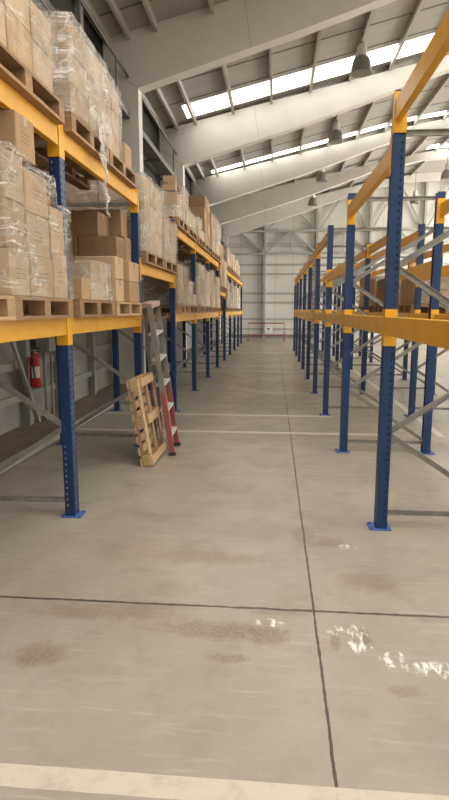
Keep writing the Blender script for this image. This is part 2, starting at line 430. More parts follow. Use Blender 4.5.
for ya, yb in zip(sl, sl[1:]):
    for xa, xb in zip(xcut, xcut[1:]):
        if xb-xa < .01: continue
        hit = [k for k, w_ in enumerate(win) if w_[0] <= ya+1e-5 and w_[1] >= yb-1e-5 and w_[2]-.01 <= xa and w_[3]+.01 >= xb]
        if hit: sheet(lit[hit[0]], xa, xb, ya, yb, 0, .02)
        else: sheet(m, xa, xb, ya, yb)
ce = struct(m.build('ceiling', M['roof']))
m = MB()
for y in (7.6, 9.4, 11.1, 13.0, 14.75, 16.0, 18.9, 20.8, 22.5, 25.6, 27.4, 30.6, 32.4):   # sheet laps running up the slope
    for xa, xb in zip(xr, xr[1:]):
        if xb-xa > .01 and xb < 9.6: m.bar((xa, y, zroof(xa)-.004), (xb, y, zroof(xb)-.004), .05, .012)
m.build('sheet_lap', M['tray'], ce)
for k, w_ in enumerate(lit): struct(w_.build('window_or_fill_%d' % (k+1), M['sky']))  # seen skylight strips together with the added wide ones

# longitudinal service tray on the left wall
tr = empty('cable_tray', (-3.15, 0, 0))
tag(tr, 'long dark steel cable tray running high along the left wall', 'cable tray')
MB().box(-.16, .16, 6.4, 34.1, 5.55, 5.58).build('tray_bed', M['tray'], tr)
for x in (-.16, .16): MB().box(x-.012, x+.012, 6.4, 34.1, 5.55, 5.68).build('side_rail', M['tray'], tr)
MB().box(.14, .17, 6.4, 34.1, 6.32, 6.37).build('top_rail', M['tray'], tr)
MB().box(-.17, -.14, 6.4, 34.1, 6.02, 6.06).build('middle_rail', M['tray'], tr)
for k in range(14):
    MB().box(.135, .165, 7.0+2.0*k, 7.04+2.0*k, 5.6, 6.34).build('upright', M['tray'], tr)
    MB().box(-.38, .17, 7.0+2.0*k, 7.05+2.0*k, 5.50, 5.55).build('bracket', M['tray'], tr)

# low kerb along the left wall behind the rack
kb = MB().box(WX, -2.82, 0, 34, 0, .09).build('kerb', M['kerb']); struct(kb)
MB().box(-2.87, -2.80, 0, 34, .02, .10).build('kerb_edge', M['edge'], kb)

# ------------------------------------------------------------------ pallet racks
PH = 3.13
def post_mesh():
    m = MB(); W, D, t = .10, .085, .004       # front face lies at x = +D/2, opening at the back
    f = D/2
    # front plate: vertical strips with slot columns
    strips = [(-.05, -.034), (-.022, .022), (.034, .05)]
    for a, b in strips: m.box(f-t, f, a, b, 0, PH)
    k = 0
    while .05*k < PH-.05:
        for a, b in ((-.034, -.022), (.022, .034)): m.box(f-t, f, a, b, .05*k, .05*k+.026)
        k += 1
    for a, b in ((-.034, -.022), (.022, .034)): m.box(f-t, f, a, b, .05*k, PH)
    for s in (-1, 1):
        ya, yb = sorted((s*.05, s*(.05-t)))
        m.box(-f+.030, f-t, ya, yb, 0, PH); m.box(-f, -f+.018, ya, yb, 0, PH)
        k = 0
        while .05*k < PH-.05:
            m.box(-f+.018, -f+.030, ya, yb, .05*k, .05*k+.034); k += 1
        m.box(-f+.018, -f+.030, ya, yb, .05*k, PH)
        ya, yb = sorted((s*(.05-t), s*.03)); m.box(-f, -f+t, ya, yb, 0, PH)
    o = m.build('post', M['blue']); me = o.data; bpy.data.objects.remove(o); return me
POST = post_mesh()
def plate_mesh():
    m = MB(); m.box(-.075, .095, -.075, .075, 0, .008)
    for x, y in ((.075, -.055), (.075, .055)): m.lathe([(.009, .008), (.009, .02), (0, .02)], 8, (x, y, 0))
    o = m.build('base_plate', M['plate']); me = o.data; bpy.data.objects.remove(o); return me
PLATE = plate_mesh()
BR = {}
def brace_mesh(dep, z0, z1, y):
    k = (round(dep, 3), z0, z1, y)
    if k not in BR:
        a, b = (0, y, z0), (-dep, y, z1)
        m = MB(); m.channel(a, b, .042, .028, .003, (0, 1, 0))
        o = m.build('brace', M['galv']); BR[k] = o.data; bpy.data.objects.remove(o)
    return BR[k]
def inst(name, me, parent, loc, rz=0):
    o = bpy.data.objects.new(name, me); COL.objects.link(o); o.parent = parent; o.location = loc; o.rotation_euler.z = rz; return o

def rack(name_label, xf, side, ys, dep, bays, ph=lambda i: PH, rearskip=()):
    """xf: aisle face x; side +1: aisle lies on +x side (left rack), -1: aisle on -x side."""
    root = empty('pallet_rack', (xf, ys[0], 0), (0, 0, 0 if side > 0 else math.pi))
    tag(root, name_label, 'pallet rack', 'blue and yellow pallet racks')
    Y = lambda y: (y-ys[0])*side
    xc = -.0425
    for iy, y in enumerate(ys):
        sc = ph(iy)/PH
        p = inst('post', POST, root, (xc, Y(y), .008)); inst('base_plate', PLATE, p, (0, 0, -.008)); p.scale.z = sc
        p = inst('post', POST, root, (-dep+.0425, Y(y), .008), math.pi); inst('base_plate', PLATE, p, (0, 0, -.008)); p.scale.z = sc
        d2 = dep-.16; x0 = -.08
        segs = [(.13, .13, 0), (.75, .16, .016), (.77, 1.38, -.016), (2.0, 1.40, .016), (2.02, 2.60, -.016), (2.94, 2.94, -.016)]
        for a, b, oy in segs:
            inst('brace', brace_mesh(d2, a, b, oy), root, (x0, Y(y), 0))
    for i, levels in enumerate(bays):
        ya, yb = ys[i]+.052, ys[i+1]-.052
        for zt in levels:
            for rear in (0, 1):
                if rear and (i, zt) in rearskip: continue
                xo = -.002 if not rear else -dep+.052
                a, b = sorted((Y(ya), Y(yb)))
                m = MB(); m.box(xo-.05, xo, a, b, zt-.135, zt)
                # pressed step on the loading side of the beam
                bm_ = m.build('beam', M['yellow'], root, bevel=.004)
                for e, s in ((a, 1), (b, -1)):
                    c = MB(); xx = .004 if not rear else -dep-.004; dx = -.004 if not rear else .004
                    q = sorted((xx, xx+dx)); r = sorted((e-s*.052, e+s*.004))
                    c.box(q[0], q[1], r[0], r[1], zt-.215, zt+.055)
                    q2 = sorted((xx, xx + (-.09 if not rear else .09))); r2 = sorted((e-s*.001, e+s*.005))
                    c.box(q2[0], q2[1], r2[0], r2[1], zt-.215, zt+.055)
                    c.build('beam_connector', M['yellow'], bm_)
    return root
LX = -1.62
LY = [1.90 + 2.432*i for i in range(12)]
lo, up, mi = 1.64, 3.05, 2.27
rack('long loaded pallet rack of blue posts and yellow beams along the left wall', LX, 1, LY, 1.075,
     [(lo, up), (lo, up), (mi,), (lo, up), (lo, up), (lo, up), (mi,), (lo, up), (lo, up), (lo, up), (lo, up)])
RY = [1.88 + 2.405*i for i in range(10)]
rack('empty pallet rack of blue posts and yellow beams on the right of the aisle', .82, -1, RY, 1.06,
     [(1.65, 3.14), (1.65, 2.87), (1.65, 2.27), (1.65, 2.92), (1.65, 2.92), (1.65, 2.92), (1.65, 2.92), (1.65, 2.92), (1.65, 2.92)], lambda i: 3.2 if i < 2 else 2.99)
rack('second right pallet rack with wrapped loads, back to back behind the empty rack', 2.20, -1, RY[2:], 1.06,
     [(1.65, 2.27), (1.65, 2.92), (1.65, 2.92), (1.65, 2.92), (1.65, 2.92), (1.65, 2.92), (1.65, 2.92)], lambda i: 2.99)

# ------------------------------------------------------------------ pallets
def pallet_parts(sz=1.0, sx=1.2):
    """local: x depth 0..-sx (0 = aisle face), y 0..sz, z 0..0.144 ; returns list of (name, boxes)"""
    L = []
    bw = .10
    ysk = [0.0, sz/2-bw/2, sz-bw]
    xs_ = [0, -sx/2+.06, -sx+.12]
    for y in ysk: L.append(('skid', (-sx, 0, y, y+bw, 0, .022)))
    for y in ysk:
        for x in xs_: L.append(('block', (x-.12, x, y, y+bw, .0225, .10)))
    for x in xs_: L.append(('stringer_board', (x-.115, x, 0, sz, .1005, .1215)))
    n = 7; w = .115; 
    for i in range(n):
        x = -i*(sx-w)/(n-1)
        L.append(('deck_board', (x-w, x, .0, sz, .122, .143)))
    return L
# deck boards lie across y, stringers too: put stringers along x instead
def pallet_parts2(sz=1.0, sx=1.2):
    L = []; bw = .10
    ysk = [0.0, sz/2-bw/2, sz-bw]; xs_ = [0, -sx/2+.06, -sx+.12]
    for x in xs_: L.append(('skid', (x-.12, x, 0, sz, 0, .022)))
    for y in ysk:
        for x in xs_: L.append(('block', (x-.12, x, y, y+bw, .0225, .10)))
    for y in ysk: L.append(('stringer_board', (-sx, 0, y, y+bw, .1005, .1215)))
    n = 8; w = .105
    for i in range(n):
        x = -i*(sx-w)/(n-1); L.append(('deck_board', (x-w, x, 0, sz, .122, .143)))
    return L
PM = {}
def pallet(loc, sz, label, detail=True, mat='wood', rot=None, sx=1.2, kind=0, grp='pallets on the racks'):
    key = (round(sz, 2), mat, detail, sx, kind)
    parts = pallet_parts2(sz, sx) if kind == 0 else pallet_parts(sz, sx)
    if detail:
        root = empty('pallet', loc); 
        if rot is not None: root.rotation_euler = rot
        if key not in PM:
            PM[key] = []
            for nm, b in parts:
                j = lambda s=.002: random.uniform(-s, s)
                x0, x1, y0, y1, z0, z1 = b
                bx = (x0+x1)/2, (y0+y1)/2, (z0+z1)/2
                o = MB().box(x0-bx[0], x1-bx[0], y0-bx[1]+j(), y1-bx[1]+j(), z0-bx[2], z1-bx[2]).build(nm, M[mat], root, bx)
                PM[key].append((nm, o.data, bx))
        else:
            for nm, me, bx in PM[key]: inst(nm, me, root, bx)
    else:
        if key not in PM:
            m = MB()
            for nm, b in parts: m.box(*b)
            root = m.build('pallet', M[mat]); PM[key] = root.data
        else:
            root = bpy.data.objects.new('pallet', PM[key]); COL.objects.link(root)
        root.location = loc
    tag(root, label, 'pallet', grp)
    return root

# ------------------------------------------------------------------ boxes and film
BM = {}
def carton(x1, y0, z0, dx, dy, dz, label, mat='card', tape=False, rz=0.0, ink=False, group='cardboard boxes on the racks'):
    """x1: aisle face x, extends dx to -x."""
    key = (round(dx, 3), round(dy, 3), round(dz, 3), mat)
    if key not in BM:
        m = MB(); g = .003
        m.box(-dx/2, dx/2, -dy/2, dy/2, 0, dz)
        e = m.bm.edges[:]
        bmesh.ops.bevel(m.bm, geom=e, offset=.006, segments=1, affect='EDGES')
        # flap seam across the top and slightly bowed sides
        o = m.build('cardboard_box', M[mat]); BM[key] = o.data; bpy.data.objects.remove(o)
    o = bpy.data.objects.new('cardboard_box', BM[key]); COL.objects.link(o)
    o.location = (x1-dx/2, y0+dy/2, z0); o.rotation_euler.z = rz
    tag(o, label, 'box', group)
    if tape:
        m = MB(); t = .0015; w = .05
        m.box(-dx/2-t, dx/2+t, -w/2, w/2, dz, dz+t)
        for s in (-1, 1):
            a, b = sorted((s*(dx/2), s*(dx/2+t))); m.box(a, b, -w/2, w/2, dz-.06, dz+t)
        m.build('packing_tape', M['tape'], o)
    if ink:
        m = MB(); t = .0008
        m.box(-.10, -.02, -dy/2-t, -dy/2, dz*.42, dz*.58); m.box(.0, .08, -dy/2-t, -dy/2, dz*.48, dz*.53); m.box(.0, .06, -dy/2-t, -dy/2, dz*.40, dz*.44)
        for k in range(3): m.box(dx/2, dx/2+t, -dy*.22, dy*.22, dz*(.38+.1*k), dz*(.40+.1*k))
        m.build('printed_mark', M['ink'], o)
    return o

def film(sky, xa, xb, z0, label, mat='film', amp=.006, near=True, seed=0, top=True, group='stretch film around pallet loads', skirt=0.0):
    """stretch film around a stepped load. sky: list of (y0,y1,ztop) columns left to right; xa aisle face x, xb back x."""
    g = .014
    m = MB(); bm = m.bm
    rs = random.Random(seed)
    def P(x, y, z, n=(1, 0, 0)):
        d = noise.noise(Vector((y*5+seed*3.1, z*9+x*2, seed))) * amp + noise.noise(Vector((y*17+seed, z*21, x*7))) * amp*.6 + amp*.9
        return bm.verts.new((x+n[0]*d, y+n[1]*d, z+n[2]*d))
    ys0, ys1 = sky[0][0]-g, sky[-1][1]+g
    def ztop(y):
        for (a, b, z) in sky:
            if y <= b+.02: return z+g
        return sky[-1][2]+g
    ny = max(6, int((ys1-ys0)/.055)); nz = 18
    cols = []
    for i in range(ny+1):
        y = ys0+(ys1-ys0)*i/ny
        # tension smooths the steps, the film never dips below a box top
        zt = max(ztop(y-.03), ztop(y+.03), ztop(y))
        cols.append([P(xa+g, y, z0+(zt-z0)*k/nz - (skirt*abs(noise.noise(Vector((y*6, seed, 2.)))) if k == 0 else 0)) for k in range(nz+1)])
    for i in range(ny):
        for k in range(nz): bm.faces.new((cols[i][k], cols[i+1][k], cols[i+1][k+1], cols[i][k+1]))
    # near end
    nx = 10; prev = [c for c in cols[0]]; zt = ztop(ys0)
    for j in range(1, nx+1):
        x = xa+g+(xb-g-xa-g)*j/nx
        c = [P(x, ys0, z0+(zt-z0)*k/nz, (0, -1, 0)) for k in range(nz+1)]
        for k in range(nz): bm.faces.new((c[k], prev[k], prev[k+1], c[k+1]))
        prev = c
    # far end
    prev = [c for c in cols[-1]]; zt2 = ztop(ys1)
    for j in range(1, nx+1):
        x = xa+g+(xb-g-xa-g)*j/nx
        c = [P(x, ys1, z0+(zt2-z0)*k/nz, (0, 1, 0)) for k in range(nz+1)]
        for k in range(nz): bm.faces.new((prev[k], c[k], c[k+1], prev[k+1]))
        prev = c
    if top:     # loose edge folded over the top front
        tp = [c[-1] for c in cols]; prev = tp
        for j in range(1, 5):
            row = []
            for i in range(ny+1):
                y = ys0+(ys1-ys0)*i/ny; zt = max(ztop(y-.03), ztop(y+.03), ztop(y))
                row.append(P(xa+g-.09*j, y, zt+.004, (0, 0, 1)))
            for i in range(ny): bm.faces.new((prev[i], prev[i+1], row[i+1], row[i]))
            prev = row
    o = m.build('stretch_film', M[mat], smooth=True)
    tag(o, label, 'plastic film', group); return o

LAYER = ['bottom', 'second', 'third', 'fourth', 'fifth', 'sixth']
def stack(pal, xf, z0, ylist, counts, dy, dz, dx, mat='card', tape=False, jit=.012, ink=False, zmax=None, rows=1):
    """columns of boxes with labels; pal is the pallet phrase. returns skyline."""
    sky = []
    nm = {1: ['only'], 2: ['near', 'far'], 3: ['near', 'middle', 'far'], 4: ['nearest', 'second', 'third', 'farthest']}[len(ylist)]
    for c, y in enumerate(ylist):
        hz = dz[c] if isinstance(dz, (list, tuple)) else dz
        for k in range(counts[c]):
            la = 'top' if k == counts[c]-1 and k else LAYER[k]
            mm = mat if isinstance(mat, str) else mat[(c+k) % len(mat)]
            colname = '' if nm[c] == 'only' else ' of %s column' % nm[c]
            carton(xf+random.uniform(-jit, 0), y, z0+k*(hz+.002), dx, dy, hz, '%s box%s, %s' % (la, colname, pal), mm, tape, random.uniform(-.012, .012), ink)
            if rows == 2:
                carton(xf-dx-.02+random.uniform(-jit, 0), y, z0+k*(hz+.002), dx*.92, dy, hz, '%s box%s, back row, %s' % (la, colname, pal), mm, False, 0, False)
        sky.append((y, y+dy, z0+counts[c]*(hz+.002)))
    return sky

XF = -1.57    # load face
PF = -1.555   # pallet face
ZP = .1445
# ---- first left bay, lower shelf
pallet((PF+.01, 2.26, lo), 1.0, 'pale empty-looking wooden pallet cut by the left picture edge, lower left shelf', True, 'wood_pale')
pallet((PF, 3.28, lo), .98, 'wooden pallet under the tall leaning wrapped stack on the nearest lower left shelf', True)
z = lo+ZP
P = 'tall stepped stack, nearest lower left shelf'
sk = []
for c, (y, n_, h, dy, nm) in enumerate(((3.27, 3, .283, .27, 'near'), (3.565, 3, .268, .36, 'middle'), (3.965, 2, .32, .255, 'far'))):
    for k in range(n_):
        la = LAYER[k] if k < n_-1 else ('third' if n_ == 3 else 'top')
        carton(XF+random.uniform(-.02, 0), y+random.uniform(0, .012), z+k*(h+.002), .56, dy, h, '%s box of %s column, %s' % (la, nm, P), 'card' if (c+k) % 2 else 'card_pale', True, 0, True)
        carton(XF-.60, y, z+k*(h+.002), .5, dy, h, '%s box behind the %s column, %s' % (la, nm, P), 'card')
    sk.append((y, y+dy+.012, z+n_*(h+.002)))
carton(XF-.02, 3.50, z+3*.287, .50, .27, .262, 'topmost printed carton above the film, %s' % P, 'card', True, 0, True)
film(sk, XF, XF-1.1, z+.004, 'glossy clear film around the tall stepped stack on the nearest lower left shelf', 'film', .018, seed=1, top=True, skirt=.05)
# ---- second left bay, lower shelf
pallet((PF, 4.42, lo), 1.0, 'wooden pallet under the low wrapped boxes just right of the first left post', True)
P = 'low wrapped load right of the first left post'
carton(XF+.0, 4.53, z, .34, .20, .18, 'small bare front carton, %s' % P, 'card', True)
sk = []
for c, y in enumerate((4.80, 5.06)):
    for k in range(2):
        carton(XF-.01, y, z+k*.162, .50, .25, .16, '%s box of %s column, %s' % (('bottom', 'top')[k], ('near', 'far')[c], P), 'card_pale', True)
        carton(XF-.54, y, z+k*.162, .48, .25, .16, '%s box of %s back column, %s' % (('bottom', 'top')[k], ('near', 'far')[c], P), 'card')
    sk.append((y, y+.25, z+.324))
film(sk, XF, XF-1.05, z+.004, 'milky crumpled film over the low boxes right of the first left post', 'film_loose', .016, seed=2)
pallet((PF, 5.50, lo), 1.05, 'pale wooden pallet under the stepped dark boxes, second lower left shelf', True, 'wood_pale')
P = 'stepped dark stack, second lower left shelf'
for c, (y, dy) in enumerate(((5.53, .30), (6.06, .44))):
    for k in range(2):
        carton(XF-.0, y, z+k*.222, .42, dy, .22, '%s front box of %s column, %s' % (('bottom', 'top')[k], ('near', 'far')[c], P), 'card' if c else 'card_pale', True)
        for r in (0, 1):
            carton(XF-.43-.33*r, y, z+k*.222, .32, dy, .22, '%s box of %s column, %s row back, %s' % (('bottom', 'top')[k], ('near', 'far')[c], ('second', 'third')[r], P), 'card_dark', False)
for i, (x, w) in enumerate(((-1.68, .42), (-2.11, .46))):
    carton(x, 5.98, z+.446, w, .42, .25, 'third layer %s box, %s' % (('aisle side', 'wall side')[i], P), 'card_dark', True)
carton(-1.88, 6.0, z+.698, .68, .40, .26, 'topmost wide box, %s' % P, 'card_dark', True)
for i, (x, zz_) in enumerate(((-1.70, .446), (-1.74, .745), (-2.22, .446), (-2.26, .745))):
    carton(x, 6.42, z+zz_, +.46, .26, .295, '%s box of %s rear column, %s' % (('lower', 'upper')[i % 2], ('aisle side', 'wall side')[i//2], P), 'card_dark')
# ---- top shelf first left bay
pallet((PF, 3.05, up), 1.2, 'wooden pallet on the nearest upper left shelf, under the tallest wrapped cartons', True)
zu = up+ZP
P = 'tall wrapped load, nearest upper left shelf'
sk = stack(P, XF, zu, [3.08, 3.44, 3.79], [2, 2, 2], .33, [.25, .25, .235], .56, ['card_pale', 'card'], True, rows=2)
film(sk, XF, XF-1.1, zu+.004, 'streaky clear film around the tall load on the nearest upper left shelf', 'film', .016, seed=3, top=False)
pallet((PF, 4.40, up), .98, 'wooden pallet on the upper left shelf above the first left post', True)
P = 'wrapped load above the first left post'
sk = stack(P, XF, zu, [4.45, 4.91], [3, 3], .43, .226, .56, ['card', 'card_pale'], True, rows=2)
film(sk, XF, XF-1.1, zu+.004, 'wrinkled shiny film around the upper load above the first left post', 'film_loose', .020, seed=4)
pallet((PF, 5.41, up), 1.05, 'wooden pallet at the far end of the second upper left shelf', True)
P = 'far load, second upper left shelf'
sk = stack(P, XF-.03, zu, [5.43, 5.70], [3, 3], .25, [.232, .22], .54, ['card_pale', 'card'], True, rows=1)
film(sk, XF-.03, XF-1.1, zu+.004, 'milky film around the far load on the second upper left shelf', 'film_white', .010, seed=5)
carton(XF+.01, 5.99, zu, .50, .26, .22, 'single bare carton at the far end of the second upper left shelf', 'card', True)
# hanging torn strip of film
m = MB(); rows = []
for k in range(16):
    t = k/15; w = .075+.03*math.sin(k*1.3)-.035*t
    cz = 3.34-.80*t; cy = 5.02+.13*t+.02*math.sin(k*.9); cx = -1.545+.03*min(1, k/4)+.012*math.sin(k*1.7)
    rows.append([m.bm.verts.new((cx+.012*math.sin(j*2+k), cy+w*(j/4-.5)*2, cz)) for j in range(5)])
for a, b in zip(rows, rows[1:]):
    for j in range(4): m.bm.faces.new((a[j], a[j+1], b[j+1], b[j]))
o = m.build('film_strip', M['film_loose'], smooth=True)
md = o.modifiers.new('thick', 'SOLIDIFY'); md.thickness = .002
tag(o, 'torn strip of clear film hanging down over the second upper left beam', 'plastic film')
# ---- third left bay (ladder bay), middle shelf
zm = mi+ZP
for i, (y, L, cnt, ys_, dy, dz, mt) in enumerate(((6.86, 1.12, [3, 3, 3], [6.89, 7.25, 7.61], .34, .295, 'card_pale'), (8.06, 1.04, [4, 4], [8.10, 8.58], .46, .148, 'card'))):
    w = ('near', 'far')[i]
    pallet((PF, y, mi), L, '%s wooden pallet on the middle left shelf above the ladder' % w, True)
    sk = stack('%s pallet, shelf above the ladder' % w, XF, zm, ys_, cnt, dy, dz, .56, [mt, 'card'], True, rows=2)
    film(sk, XF, XF-1.1, zm+.004, 'milky film around the %s load on the shelf above the ladder' % w, 'film_white', .010, seed=6+i)
# ---- remaining left bays, farther along the aisle
BAYN = {3: 'fourth', 4: 'fifth', 5: 'sixth', 6: 'seventh', 7: 'eighth', 8: 'ninth', 9: 'tenth', 10: 'last'}
def bay_loads(i, zt, shelf, loads):
    zz = zt+ZP
    for j, (y, L, cnt, dy, dz, mt, fm) in enumerate(loads):
        y = LY[i]+y
        w = ('near', 'far')[j]
        where = '%s pallet, %s shelf, %s left bay' % (w, shelf, BAYN[i])
        pallet((PF, y, zt), L, 'wooden pallet, %s one on the %s shelf of the %s left bay' % (w, shelf, BAYN[i]), False)
        n_ = len(cnt); gap = (L-.04-n_*dy)/max(1, n_-1) if n_ > 1 else 0
        ys_ = [y+.02+c*(dy+gap) for c in range(n_)]
        sk = stack(where, XF, zz, ys_, cnt, dy, dz, .56, mt, False)
        if fm: film(sk, XF, XF-1.1, zz+.004, 'stretch film round the load, %s' % where, fm, .012, seed=20+i*5+j+int(zt*10))
bay_loads(3, lo, 'lower', [(.10, 1.0, [2, 2], .46, .33, ['card_dark', 'card'], 'film'), (1.18, 1.1, [2, 1], .52, .22, ['card_pale'], 'film_white')])
bay_loads(4, lo, 'lower', [(.10, 1.0, [3, 3], .46, .29, ['card', 'card_pale'], 'film_white'), (1.22, 1.1, [3, 3], .52, .27, ['card_pale'], 'film_white')])
bay_loads(5, lo, 'lower', [(.10, 1.0, [3, 2], .46, .30, ['card_pale'], 'film_white'), (1.22, 1.1, [3, 3], .52, .27, ['card', 'card_pale'], 'film')])
bay_loads(3, up, 'upper', [(.06, 1.0, [2, 3], .46, .19, ['card_pale', 'card'], 'film_loose'), (1.16, 1.1, [2, 2], .52, .15, ['card_pale'], 'film_white')])
carton(XF-.05, LY[3]+.12, up+ZP+2*.192+.035, .21, .22, .23, 'small carton with dark frame mark on top of the fourth bay load', 'card', True, .1, True)
bay_loads(4, up, 'upper', [(.10, 1.05, [2, 1], .5, .19, ['card_pale'], 'film_white'), (1.22, 1.1, [4, 4], .52, .258, ['card', 'card_dark'], None)])
bay_loads(5, up, 'upper', [(.15, 1.0, [3, 3], .46, .30, ['card'], 'film'), (1.24, 1.1, [3, 3], .5, .30, ['card_pale'], 'film_white')])
bay_loads(6, mi, 'middle', [(.10, 1.0, [4, 4], .46, .30, ['card_dark', 'card'], None), (1.22, 1.1, [3, 3], .52, .27, ['card_pale'], 'film_white')])
for i in (7, 8, 9):
    bay_loads(i, lo, 'lower', [(.10, 1.0, [3, 3], .46, .28, ['card_pale', 'card'], 'film_white'), (1.22, 1.1, [3, 2], .52, .28, ['card'], 'film_white')])
    bay_loads(i, up, 'upper', [(.10, 1.0, [2, 2], .46, .30, ['card', 'card_pale'], 'film'), (1.22, 1.1, [2, 2], .52, .26, ['card_pale', 'card_dark'], None)])

# ---- second right rack: wrapped loads on the lower shelf (aisle face looks to -x)
def right_load(i, y, L, cnt, dy, dz, mt, fm, w):
    where = '%s load on the right rear rack' % w
    pal = pallet((3.40, y, 1.65), L, 'wooden pallet under the %s' % where, False)
    zz = 1.65+ZP; n_ = len(cnt); gap = (L-.04-n_*dy)/max(1, n_-1)
    sk = []
    for c in range(n_):
        yy = y+.02+c*(dy+gap)
        for k in range(cnt[c]):
            la = 'top' if k == cnt[c]-1 and k else LAYER[k]
            for r in (0, 1):
                carton(2.80+.58*r, yy, zz+k*(dz+.002), .56, dy, dz, '%s %s box in %s column, %s' % (la, ('aisle side', 'far side')[r], ('near', 'far')[c], where), mt)
        sk.append((yy, yy+dy, zz+cnt[c]*(dz+.002)))
    if fm: film(sk, 3.38, 2.24, zz+.004, 'milky wrap round the %s' % where, fm, .014, seed=70+i)
right_load(1, 9.30, 1.0, [2, 2], .46, .22, 'card', 'film_white', 'first')
right_load(2, 10.40, 1.0, [2, 2], .46, .26, 'card_pale', 'film_white', 'second')
right_load(3, 11.70, 1.0, [2, 2], .46, .27, 'card_dark', 'film_white', 'third')
right_load(4, 12.85, 1.0, [2, 2], .46, .30, 'card_pale', 'film_white', 'fourth')
right_load(5, 14.2, 1.0, [3, 3], .46, .24, 'card', 'film_white', 'fifth')

# ------------------------------------------------------------------ leaning broken pallet
root = empty('pallet', (-1.43, 5.80, 0.0))
root.rotation_euler = (0, 0, 0)
tag(root, 'worn wooden pallet leaning on its edge against the ladder beside the aisle', 'pallet')
H_, W_, T_ = .96, .76, .125
lean = -.165; fan = .10     # top moves towards the wall, and a little away from the camera
def LP(t, w, h):            # t thickness (0 wall side..T_ aisle side), w along y, h up
    return Vector((t*.985 + lean*h - .10*w*0, w + fan*h*.6, h*.975 + t*.20 + 0.0))
def lbox(name, mat, t0, t1, w0, w1, h0, h1):
    m = MB(); c = LP((t0+t1)/2, (w0+w1)/2, (h0+h1)/2)
    m.hexa([LP(*q)-c for q in ((t0, w0, h0), (t1, w0, h0), (t1, w1, h0), (t0, w1, h0), (t0, w0, h1), (t1, w0, h1), (t1, w1, h1), (t0, w1, h1))])
    return m.build(name, M[mat], root, c)
for w in (0, W_/2-.045, W_-.09):
    lbox('skid', 'wood' if w else 'wood_pale', T_-.02, T_, w, w+.09, 0, H_)
    for k, h in enumerate((0, H_/2-.06, H_-.12)):
        lbox('block', 'wood_mark' if (w == 0 and k == 0) else 'wood_pale', .04, T_-.0205, w, w+.09, h, h+.12)
    lbox('stringer_board', 'wood', .0205, .0395, w, w+.09, 0, H_)
for i in range(8):
    h = i*(H_-.085)/7
    lbox('deck_board', 'wood_pale', 0, .02, 0, W_ if i not in (3,) else W_*.6, h, h+.085)
# base and corner boards that give the open end its heavy look
lbox('end_board', 'wood_pale', T_, T_+.018, 0.0, W_-.02, .0, .085)
lbox('end_board', 'wood_pale', T_, T_+.018, .10, W_-.06, H_-.10, H_-.01)
lbox('end_board', 'wood_pale', T_, T_+.018, .14, W_-.04, H_*.5-.05, H_*.5+.05)

# ------------------------------------------------------------------ step ladder
lad = empty('step_ladder', (-1.19, 6.54, 0))
tag(lad, 'worn grey step ladder with red lower legs leaning on the left rack', 'ladder')
def L_(p): return Vector(p) - Vector((-1.19, 6.54, 0))
F1, F2 = L_((-1.17, 6.30, 0)), L_((-1.20, 6.80, 0)); T1, T2 = L_((-1.475, 6.60, 1.74)), L_((-1.47, 7.0, 1.78))
R1, R2 = L_((-1.42, 6.63, 0)), L_((-1.44, 7.02, 0)); U1, U2 = L_((-1.555, 6.68, 1.74)), L_((-1.55, 7.04, 1.78))
for F, T, m_ in ((F1, T1, 'alu'), (F2, T2, 'alu')):
    d = (T-F)
    MB().bar(F+d*.42, T, .060, .028, (0, 1, 0)).build('front_rail', M[m_], lad)
    MB().bar(F+d*.02, F+d*.42, .062, .030, (0, 1, 0)).build('red_rail', M['lad_red'], lad)['label'] = 'faded red lower rail'
    MB().bar(F, F+d*.022, .085, .04, (0, 1, 0)).build('foot', M['black'], lad)
for F, T in ((R1, U1), (R2, U2)):
    d = T-F
    MB().bar(F, T, .035, .022, (0, 1, 0)).build('rear_rail', M['alu'], lad)
for k, t in enumerate((.13, .30, .47, .64, .81)):
    a, b = F1+(T1-F1)*t, F2+(T2-F2)*t
    MB().bar(a+Vector((-.02, .015, 0)), b+Vector((-.02, -.015, 0)), .10, .03).build('step', M['alu_light'], lad)
for t in (.15, .5, .75):
    a, b = R1+(U1-R1)*t, R2+(U2-R2)*t
    MB().bar(a, b, .03, .02).build('rear_rung', M['alu'], lad)
for (A, B, C, D) in ((F1, T1, R1, U1), (F2, T2, R2, U2)):
    MB().bar(A+(B-A)*.72, C+(D-C)*.58, .018, .006, (0, 1, 0)).build('spreader', M['galv'], lad)
c = (T1+T2+U1+U2)/4
m = MB(); q = Vector((.035, 0, 0)); v = Vector((0, .03, 0)); zt = Vector((0, 0, .04)); zb = Vector((0, 0, -.025))
m.hexa([U1-q-v+zb, T1+q-v+zb, T2+q+v+zb, U2-q+v+zb, U1-q-v+zt, T1+q-v+zt, T2+q+v+zt, U2-q+v+zt])
m.build('top_cap', M['cap'], lad, bevel=.008)

